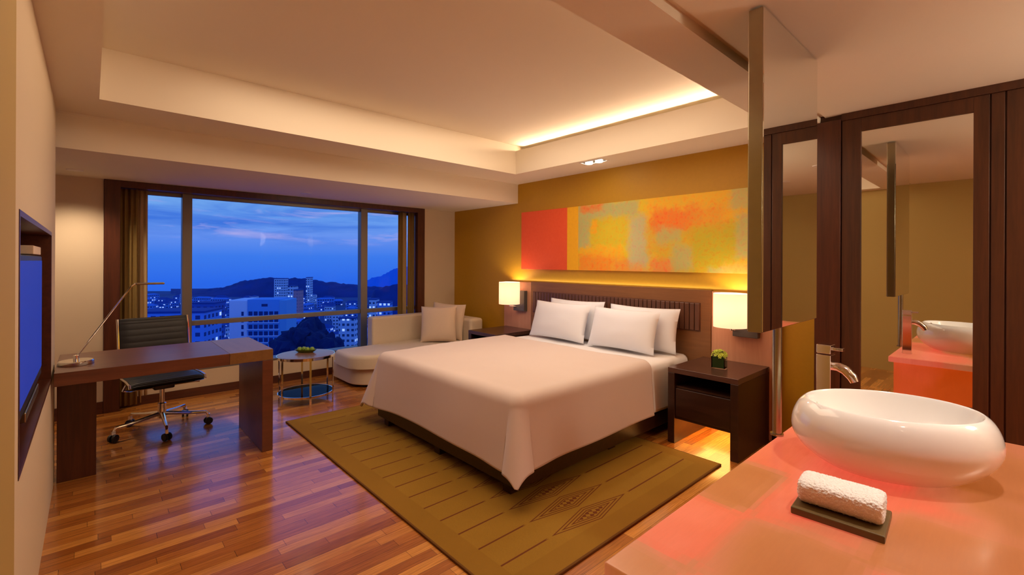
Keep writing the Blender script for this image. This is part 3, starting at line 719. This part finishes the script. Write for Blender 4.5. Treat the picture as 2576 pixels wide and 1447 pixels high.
# basin: an egg-shaped vessel, thick rolled wall
t = thing('vessel_basin', 'white oval ceramic vessel basin standing on the glowing counter', 'basin', (2.142, 0.308, ZC + 0.0005), -1.005)
out = [(0.0, .0), (0.0, .60), (.012, .68), (.035, .80), (.065, .91), (.10, .98), (.13, 1.0), (.165, .985), (.195, .95), (.218, .905), (.231, .855)]
inn = [(.2345, .835), (.231, .822), (.217, .805), (.18, .76), (.13, .67), (.08, .52), (.045, .38), (.033, .20), (.03, 0.02)]
def bas(u, v):
    P_ = out + inn; k = v * (len(P_) - 1); i = min(int(k), len(P_) - 2); q = k - i
    h = P_[i][0] * (1 - q) + P_[i + 1][0] * q; r = P_[i][1] * (1 - q) + P_[i + 1][1] * q
    a = u * 2 * PI
    return (0.310 * r * math.cos(a), 0.244 * r * math.sin(a), h)
MB().grid(bas, 96, 20, True).build('basin_body', M['ceramic'], t, angle=180, sub=2)
MB().lathe([(0.001, 0.0), (0.022, 0.0), (0.024, 0.004), (0.018, 0.007), (0.001, 0.008)], 24, (0, 0, 0.034)).build('drain', M['chrome'], t)
MB().lathe([(0.006, 0), (0.012, 0.001), (0.013, 0.004), (0.006, 0.005)], 20, M=Matrix.Translation((-0.222, 0.02, 0.205)) @ Matrix.Rotation(1.25, 4, 'Y')).build('overflow_ring', M['chrome'], t)
# faucet
t = thing('basin_faucet', 'tall square chrome faucet behind the white basin', 'faucet', (2.575, 0.605, ZC + 0.0005), -0.10)
MB().box(-0.031, 0.031, -0.030, 0.030, 0, 0.315).build('column', M['chrome'], t, 0.003)
MB().box(-0.031, 0.031, -0.030, 0.030, 0.320, 0.362).build('handle_block', M['chrome'], t, 0.004)
MB().box(-0.014, 0.014, -0.072, -0.029, 0.338, 0.352).build('lever', M['chrome'], t, 0.003)
MB().tube([(0, -0.02, 0.262), (0, -0.05, 0.264), (0, -0.08, 0.252), (0, -0.105, 0.226), (0, -0.115, 0.205)], [0.019, 0.021, 0.022, 0.021, 0.018], 20).build('spout', M['chrome'], t)
MB().cyl((0, 0, 0), 0.034, 0.006).build('base_ring', M['chrome'], t)
# towel on tray
t = tag(MB().box(-0.09, 0.09, -0.11, 0.11, 0, 0.022).build('towel_tray', M['traywood'], bevel=0.004, loc=(1.635, 0.345, ZC + 0.0005), rot=(0, 0, 0.06)), 'low olive-brown wooden tray on the counter in front of the basin', 'tray')
def towel(u, v):
    a = u * 2 * PI
    r = 1 + 0.06 * math.sin(3 * a) + 0.02 * noise.noise(Vector((a, v * 5, 1)))
    e = min(v, 1 - v) * 12; k = 1 if e > 1 else math.sqrt(max(1 - (1 - e) ** 2 * 0.35, 0.0))
    sp = 0.58 * r * k
    c_ = math.cos(a); s_ = math.sin(a)
    c_ = math.copysign(abs(c_) ** 0.7, c_); s_ = math.copysign(abs(s_) ** 0.7, s_)
    return (c_ * 0.105 * sp, (v - 0.5) * 0.205, 0.036 + s_ * 0.065 * sp)
tw = MB().grid(towel, 60, 50, True)
n0 = len(tw.v); tw.f.append(tuple(range(60))); tw.f.append(tuple(reversed(range(60 * 49, 60 * 50))))
tw = tw.build('rolled_towel', M['terry'], angle=60, loc=(1.635, 0.345, ZC + 0.0235), rot=(0, 0, 0.06))
tag(tw, 'rolled white terry towel lying on the wooden tray', 'towel')
tex = bpy.data.textures.new('terry', 'CLOUDS'); tex.noise_scale = 0.006
md = tw.modifiers.new('s', 'SUBSURF'); md.levels = md.render_levels = 2
md = tw.modifiers.new('d', 'DISPLACE'); md.texture = tex; md.strength = 0.006; md.texture_coords = 'LOCAL'

# hanging mirror panel on its post
t = thing('vanity_mirror', 'tall steel-edged mirror panel on a post above the counter', 'mirror', (2.31, 0.696, 0))
box('panel_case', M['steel'], -0.365, 0.365, -0.024, 0.028, 1.125, 2.412, t, 0.002)
box('mirror_face', M['mirror'], -0.361, 0.361, -0.028, -0.0242, 1.129, 2.408, t)
box('rear_mirror_face', M['mirror'], -0.361, 0.361, 0.0282, 0.031, 1.129, 2.408, t)
MB().cyl((-0.11, 0, ZC + 0.0005), 0.018, 1.126 - ZC).build('post', M['steel'], t)
MB().cyl((-0.11, 0, ZC + 0.0005), 0.026, 0.008).build('post_flange', M['steel'], t)
# ------------------------------------------------------------------ wardrobe wall
t = thing('wall_mirror', 'full height mirror set in the dark wood wall beyond the basin', 'mirror', (3.798, 0, 0))
box('mirror_face', M['mirror'], -0.004, 0.0, 0.165, 0.695, 0.56, 2.285, t)
fr = MB(); fr.box(-0.018, 0, 0.695, 0.80, 0.0, 2.372); fr.box(-0.018, 0, 0.10, 0.165, 0, 2.372); fr.box(-0.018, 0, 0.165, 0.695, 2.285, 2.372); fr.box(-0.018, 0, 0.165, 0.695, 0.0, 0.56)
fr.build('frame', M['wardrobe'], t, 0.002, smooth=False)
for k, (a, b) in enumerate(((0.04, 0.093), (-0.50, 0.033), (-1.10, -0.507))):
    o = box('wardrobe_panel', M['wardrobe'], 3.782, 3.7995, a, b, 0.0, 2.372, bevel=0.002)
    tag(o, ('narrow dark wood stile just right of the tall mirror', 'wide dark wood wardrobe panel at the right edge of the picture', 'dark wood wardrobe panel beyond the picture edge')[k], 'panel')
struct(box('trim_3', M['wardrobe'], 3.77, 3.80, -1.75, 0.80, 2.373, 2.419))
col = box('wood_column', M['darkwood_z'], 3.765, 3.992, 0.805, 0.955, 0.0, 2.384, bevel=0.002)
tag(col, 'square dark red wood column between olive wall and mirror wall', 'column')

# ------------------------------------------------------------------ ceiling downlights
def downlight(loc, label, power, ang=2.0, square=False, r=0.04, tilt=(0, 0, 0), group='recessed ceiling downlights', pr=0.05, color=WARM):
    t = thing('downlight', label, 'ceiling light', loc, 0, group)
    if square:
        f_ = MB(); 
        for (a, b, c_, d_) in ((-.06, .06, -.135, -.125), (-.06, .06, .125, .135), (-.06, -.05, -.125, .125), (.05, .06, -.125, .125)): f_.box(a, b, c_, d_, -0.006, 0)
        f_.build('trim', M['white_plate'], t)
        box('recess_plate', M['black_plastic'], -.05, .05, -.125, .125, -0.002, -0.0005, t)
        for s_ in (-1, 1):
            MB().cyl((0, s_ * 0.06, -0.016), 0.036, 0.012).build('lens', M['bulb'], t)
    else:
        MB().lathe([(r, -0.006), (r + 0.012, -0.006), (r + 0.014, 0), (r, 0), (r, -0.006)], 32).build('trim', M['white_plate'], t)
        MB().cyl((0, 0, -0.004), r - 0.001, 0.0035).build('lens', M['bulb'], t)
    spot('downlight_lamp', (0, 0, -0.03), power, ang, 0.9, color, pr, tilt, t)
    return t
downlight((3.61, 2.77, 2.385), 'square twin-lamp downlight in the soffit above the painting', 15, 2.1, True, tilt=(0, 0.38, 0), color=(1, 0.88, 0.80))
downlight((-0.10, 5.23, 2.146), 'round downlight in the window soffit next to the left wall', 25, 2.2)
downlight((1.73, 5.23, 2.146), 'round downlight in the soffit over the middle of the window', 6, 2.2)
# basin downlight, then unseen fill lamps added in the bathroom and entry
for x, y, p_, col_, lb in ((2.0, -0.05, 46, (1, 0.90, 0.82), 'round downlight in the ceiling above the basin'), (1.2, -0.6, 4, WARM, 'added unseen fill downlight in the bathroom ceiling behind the counter'),
                          (3.3, -0.7, 5, WARM, 'added unseen fill downlight in the ceiling by the wardrobe'), (0.35, -1.1, 1.5, WARM, 'added unseen fill downlight in the entry ceiling')):
    downlight((x, y, 2.42), lb, p_, 1.7 if p_ > 40 else 2.4, color=col_)
t = thing('added_globe_lamp', 'added unseen globe fill lamp on the bathroom wall behind the counter', 'wall lamp', (3.1, -1.75, 1.95))  # extra lamp out of view, added to brighten bathroom and ceiling
MB().lathe([(0.055, 0.0), (0.055, 0.03), (0.001, 0.03)], 24, M=Matrix.Rotation(-PI / 2, 4, 'X')).build('backplate', M['chrome'], t)
MB().tube([(0, 0.03, 0), (0, 0.10, 0)], 0.012, 10).build('arm', M['chrome'], t)
MB().lathe([(0.001, -0.10)] + [(0.10 * math.sin(a_ * PI / 12), -0.10 * math.cos(a_ * PI / 12)) for a_ in range(1, 12)] + [(0.001, 0.10)], 24, (0, 0.20, 0)).build('globe', emis('added_fill_globe', (1, 0.8, 0.6), 3.0), t)
point('added_globe_fill_light', (0, 0.50, 0), 26, 0.19, (1, 0.80, 0.60), t)
area('added_tray_fill_light', (1.9, 2.5, 2.70), (0, 0, 0), 2.6, 2.0, 26, WARM)  # soft area fill added under the tray, no fitting there

# ------------------------------------------------------------------ the city below the window
def at(u, d, z=None):
    """world point at azimuth given by u (tangent right of the view axis) and distance d"""
    return Vector((d * math.sin(PHI) + u * d * math.cos(PHI), d * math.cos(PHI) - u * d * math.sin(PHI), z if z is not None else 0))
def U(px): return (px - 1288) / 1157.87
GZ = -62.0
def facade(name, wall, win, sx, sz, lit=0.0, fw=0.55, fh=0.45):
    m, t, b = newmat(name)
    v = objc(t); s = N(t, 'ShaderNodeSeparateXYZ'); t.links.new(v, s.inputs[0])
    h = math_(t, 'ADD', s.outputs[0], math_(t, 'MULTIPLY', s.outputs[1], 1.0))
    fx = math_(t, 'FRACT', math_(t, 'DIVIDE', h, sx)); fz = math_(t, 'FRACT', math_(t, 'DIVIDE', s.outputs[2], sz))
    w_ = math_(t, 'MULTIPLY', math_(t, 'LESS_THAN', fx, fw), math_(t, 'LESS_THAN', fz, fh))
    nrm = N(t, 'ShaderNodeNewGeometry'); sn = N(t, 'ShaderNodeSeparateXYZ'); t.links.new(nrm.outputs['Normal'], sn.inputs[0])
    w_ = math_(t, 'MULTIPLY', w_, math_(t, 'LESS_THAN', sn.outputs[2], 0.5))
    c = mix(t, w_, (*wall, 1), (*win, 1)); setp(t, b, col=c, rough=0.7)
    if lit:
        cb = N(t, 'ShaderNodeCombineXYZ')
        t.links.new(math_(t, 'FLOOR', math_(t, 'DIVIDE', h, sx)), cb.inputs[0]); t.links.new(math_(t, 'FLOOR', math_(t, 'DIVIDE', s.outputs[2], sz)), cb.inputs[1])
        wn = N(t, 'ShaderNodeTexWhiteNoise', noise_dimensions='2D'); t.links.new(cb.outputs[0], wn.inputs['Vector'])
        on = math_(t, 'MULTIPLY', math_(t, 'GREATER_THAN', wn.outputs[0], 1 - lit), w_)
        setp(t, b, emit=(0.20, 0.30, 0.60, 1)); t.links.new(on, b.inputs['Emission Strength'])
    return m
F1 = facade('dusk_tinted_pale_walls', (0.16, 0.36, 0.90), (0.01, 0.05, 0.25), 3.0, 3.2, 0.2)  # dusk and haze blue mixed into the city wall and roof colours
F2 = facade('dusk_tinted_grey_walls', (0.03, 0.12, 0.50), (0.005, 0.03, 0.2), 3.5, 3.0, 0.2)
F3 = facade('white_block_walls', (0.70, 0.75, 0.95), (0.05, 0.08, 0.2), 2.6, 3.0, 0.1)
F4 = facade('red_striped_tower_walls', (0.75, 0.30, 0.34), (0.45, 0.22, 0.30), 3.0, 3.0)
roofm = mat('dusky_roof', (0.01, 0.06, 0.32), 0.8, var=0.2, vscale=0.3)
roofp = mat('dusk_tinted_pale_roof', (0.08, 0.26, 0.75), 0.8, var=0.2, vscale=0.3)
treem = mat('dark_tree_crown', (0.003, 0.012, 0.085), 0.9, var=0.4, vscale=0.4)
hillm = mat('haze_tinted_hillside', (0.008, 0.035, 0.22), 0.95, var=0.4, vscale=0.03)  # atmospheric haze painted into the hill and ridge blues
hillfar = mat('haze_tinted_ridge', (0.02, 0.22, 0.80), 0.95)
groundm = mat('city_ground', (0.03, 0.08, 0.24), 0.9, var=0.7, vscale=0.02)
g = MB()
def gf(u, v):
    p = at(-1.2 + 1.5 * u, 60 + 900 * v); return (p.x, p.y, GZ)
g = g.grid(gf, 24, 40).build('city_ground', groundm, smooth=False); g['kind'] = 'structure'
def hill(name, u0, u1, d, depth, hfun, m, label):
    def fn(a, b):
        uu = u0 + (u1 - u0) * a; dd = d + depth * (b - 0.35)
        p = at(uu, dd); k = max(0.0, 1 - abs(b - 0.35) / (0.35 if b < 0.35 else 0.65)) ** 0.8
        hh = hfun(a) * k
        hh += k * 2.2 * noise.noise(Vector((p.x * 0.05, p.y * 0.05, 0))) + k * 2.5 * noise.noise(Vector((p.x * 0.16, p.y * 0.16, 4))) * (1 if depth < 900 else 0)
        return (p.x, p.y, GZ - 1 + max(hh, 0) if b not in (0, 1) else GZ - 3)
    o = MB().grid(fn, 160, 26).build(name, m, solid=0)
    return tag(o, label, 'hill')
def hf(pts):
    def g_(a):
        for (x0, y0), (x1, y1) in zip(pts, pts[1:]):
            if a <= x1: q = (a - x0) / (x1 - x0); q = q * q * (3 - 2 * q); return y0 + (y1 - y0) * q
        return pts[-1][1]
    return g_
# crest heights from the ground at 950 m: horizon angle 1 px = 0.82 m
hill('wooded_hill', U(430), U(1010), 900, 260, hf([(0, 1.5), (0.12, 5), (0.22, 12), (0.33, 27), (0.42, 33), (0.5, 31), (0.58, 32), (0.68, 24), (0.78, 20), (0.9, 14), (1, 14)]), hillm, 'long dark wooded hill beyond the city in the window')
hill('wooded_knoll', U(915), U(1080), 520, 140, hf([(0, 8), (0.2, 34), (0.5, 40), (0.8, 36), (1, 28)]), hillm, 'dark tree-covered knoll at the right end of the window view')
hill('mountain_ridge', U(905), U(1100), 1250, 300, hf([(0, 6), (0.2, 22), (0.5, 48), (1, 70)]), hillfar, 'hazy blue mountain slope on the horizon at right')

# tall slab building
p = at(U(650), 215)
t = thing('office_tower', 'tall white slab building with window rows seen through the window', 'building', (p.x, p.y, GZ), -PHI + 0.10)
TW, TH = 25.5, 62 - 16.6
wm = mat('dusk_shaded_tower_wall', (0.15, 0.42, 0.88), 0.7); wm2 = mat('dusk_lit_tower_wall', (0.95, 0.85, 1.0), 0.7); wd = mat('tower_window_glass', (0.01, 0.04, 0.20), 0.2)  # white tower: dusk blue and lit-side lilac painted into its walls
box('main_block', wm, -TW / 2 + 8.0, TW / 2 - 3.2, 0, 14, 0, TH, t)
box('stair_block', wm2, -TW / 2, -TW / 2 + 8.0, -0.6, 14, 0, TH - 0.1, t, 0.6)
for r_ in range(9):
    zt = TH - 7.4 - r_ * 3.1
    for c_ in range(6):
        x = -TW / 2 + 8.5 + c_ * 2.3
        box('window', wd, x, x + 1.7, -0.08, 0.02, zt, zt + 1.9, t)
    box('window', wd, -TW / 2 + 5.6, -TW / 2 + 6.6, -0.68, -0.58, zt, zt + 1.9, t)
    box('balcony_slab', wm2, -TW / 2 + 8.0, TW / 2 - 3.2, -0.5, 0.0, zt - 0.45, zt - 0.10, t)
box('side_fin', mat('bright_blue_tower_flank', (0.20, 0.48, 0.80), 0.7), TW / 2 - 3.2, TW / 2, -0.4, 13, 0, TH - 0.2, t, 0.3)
box('roof_sign', wd, 1.5, 4.2, -0.06, 0.0, TH - 3.2, TH - 2.0, t)

BL = [(at(U(650), 222), 24)]
def block(name, px, d, w_, dep, h, m, label, rz=0.0, cat='building', roof=roofm, group=None):
    p = at(U(px), d); BL.append((p, max(w_, dep) * 0.75))
    t = thing(name, label, cat, (p.x, p.y, GZ), -PHI + rz, group)
    box('block', m, -w_ / 2, w_ / 2, 0, dep, 0, h, t)
    box('roof', roof, -w_ / 2 - 0.3, w_ / 2 + 0.3, -0.3, dep + 0.3, h, h + 0.7, t)
    return t
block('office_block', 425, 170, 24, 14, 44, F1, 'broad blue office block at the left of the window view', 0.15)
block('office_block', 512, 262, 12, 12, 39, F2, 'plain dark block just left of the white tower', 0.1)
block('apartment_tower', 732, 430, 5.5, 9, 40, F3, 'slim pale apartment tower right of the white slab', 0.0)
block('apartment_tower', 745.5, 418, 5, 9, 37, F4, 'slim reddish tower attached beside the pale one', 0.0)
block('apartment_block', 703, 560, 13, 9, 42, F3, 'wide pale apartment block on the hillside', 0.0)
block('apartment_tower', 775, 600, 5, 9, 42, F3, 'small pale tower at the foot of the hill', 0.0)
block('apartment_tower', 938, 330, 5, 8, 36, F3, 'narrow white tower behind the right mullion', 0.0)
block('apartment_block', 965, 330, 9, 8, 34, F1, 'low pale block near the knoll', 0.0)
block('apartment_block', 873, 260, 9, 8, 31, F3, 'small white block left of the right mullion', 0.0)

def gable(w_, dep, h, rh):
    a = MB().box(-w_ / 2, w_ / 2, -dep / 2, dep / 2, 0, h)
    b = MB(); e = 0.5
    b.add([(-w_ / 2 - e, -dep / 2 - e, h), (w_ / 2 + e, -dep / 2 - e, h), (w_ / 2 + e, dep / 2 + e, h), (-w_ / 2 - e, dep / 2 + e, h), (-w_ / 2 + w_ * .2, 0, h + rh), (w_ / 2 - w_ * .2, 0, h + rh)],
          [(0, 1, 5, 4), (1, 2, 5), (2, 3, 4, 5), (3, 0, 4), (0, 3, 2, 1)])
    return a, b
KINDS = ((16, 9, 9, 2.5, F1, roofm, 'pale mid-rise house with dark roof', 'pale houses'), (12, 9, 6, 2.5, F2, roofp, 'dark low house with pale roof', 'dark houses'),
         (22, 10, 12, 1.5, F1, roofp, 'long pale terrace block', 'terrace blocks'), (9, 8, 15, 1.5, F3, roofm, 'small white walk-up block', 'walk-up blocks'))
protos = {}
def place(k, loc, rz, where):
    w_, dep, h, rh, wmat, rmat, lb, gr = KINDS[k]
    if k not in protos:
        r_ = thing('city_house', lb, 'house', (0, 0, GZ)); a, b = gable(w_, dep, h, rh)
        protos[k] = (r_, [a.build('walls', wmat, r_, smooth=False), b.build('roof', rmat, r_, smooth=False)]); c_ = r_
    else:
        r_, ch = protos[k]; c_ = r_.copy(); COL.objects.link(c_)
        for q in ch:
            e = q.copy(); COL.objects.link(e); e.parent = c_
    c_.location = loc; c_.rotation_euler = (0, 0, rz)
    c_['label'] = lb + ' ' + where; c_['group'] = gr + ' ' + where
rnd = random.Random(11); total = 0; taken = []
TREES = [at(U(a), b) for a, b in ((742, 84), (775, 98), (806, 84), (832, 100), (583, 150), (800, 190))]
for i in range(9000):
    px = rnd.uniform(365, 1010); d = rnd.uniform(330, 700) if rnd.random() < 0.7 else rnd.uniform(160, 340)
    p = at(U(px), d)
    if any((p - q).length < rr + 15 for q, rr in BL) or any((p - q).length < 20 for q in TREES) or any((p - q).length < 27 for q in taken): continue
    if total >= 240: break
    if px > 895 and 440 < d: continue
    if d < 240 and px < 590: continue
    vtop = 660 + 54 * 1158 / d
    side = 'seen through the left pane' if px < 460 else ('seen through the right pane' if px > 921 else 'seen through the middle pane')
    if vtop > 805: side += ' below the transom'
    elif px > 460 and px < 921: side += ', left of the white tower' if px < 582 else (', behind the white tower' if px < 718 else ', right of the white tower')
    taken.append(p); place(rnd.choice((0, 0, 1, 1, 2, 3)), (p.x, p.y, GZ), -PHI + rnd.choice((0, 0.2, -0.3, 0.5, 1.5)) + rnd.uniform(-.1, .1), side); total += 1
def tree(px, d, r_, h, label, group, seed):
    p = at(U(px), d)
    t = thing('city_tree', label, 'tree', (p.x, p.y, GZ), 0, group)
    MB().cyl((0, 0, 0), r_ * 0.08, h - r_, 8).build('trunk', treem, t)
    bm = bmesh.new(); bmesh.ops.create_icosphere(bm, subdivisions=4, radius=1)
    for v_ in bm.verts:
        n_ = noise.noise(v_.co * 1.6 + Vector((seed, 0, 0))) * 0.45 + noise.noise(v_.co * 5 + Vector((0, seed, 0))) * 0.22
        v_.co = v_.co * (1 + n_); v_.co.x *= r_; v_.co.y *= r_; v_.co.z = v_.co.z * r_ * 1.15 + h - r_
    me = bpy.data.meshes.new('crown'); bm.to_mesh(me); bm.free(); me.materials.append(treem)
    o = bpy.data.objects.new('crown', me); COL.objects.link(o); o.parent = t
for k, (px, d, r_, h, lb) in enumerate(((742, 84, 3.6, 50.5, 'dark tree crown nearest the white tower'), (775, 114, 5.0, 48.2, 'tallest dark tree below the transom, right of the tower'), (806, 84, 3.4, 49.5, 'dark tree in the middle of the group below the transom'),
                                  (832, 100, 3.6, 46.5, 'dark tree at the right end of the group below the transom'), (583, 150, 6, 36, 'dark tree directly left of the white tower'), (800, 190, 8, 26, 'low dark tree behind the group right of the tower'))):
    tree(px, d, r_, h, lb, 'dark trees between the city buildings', k * 3.1)
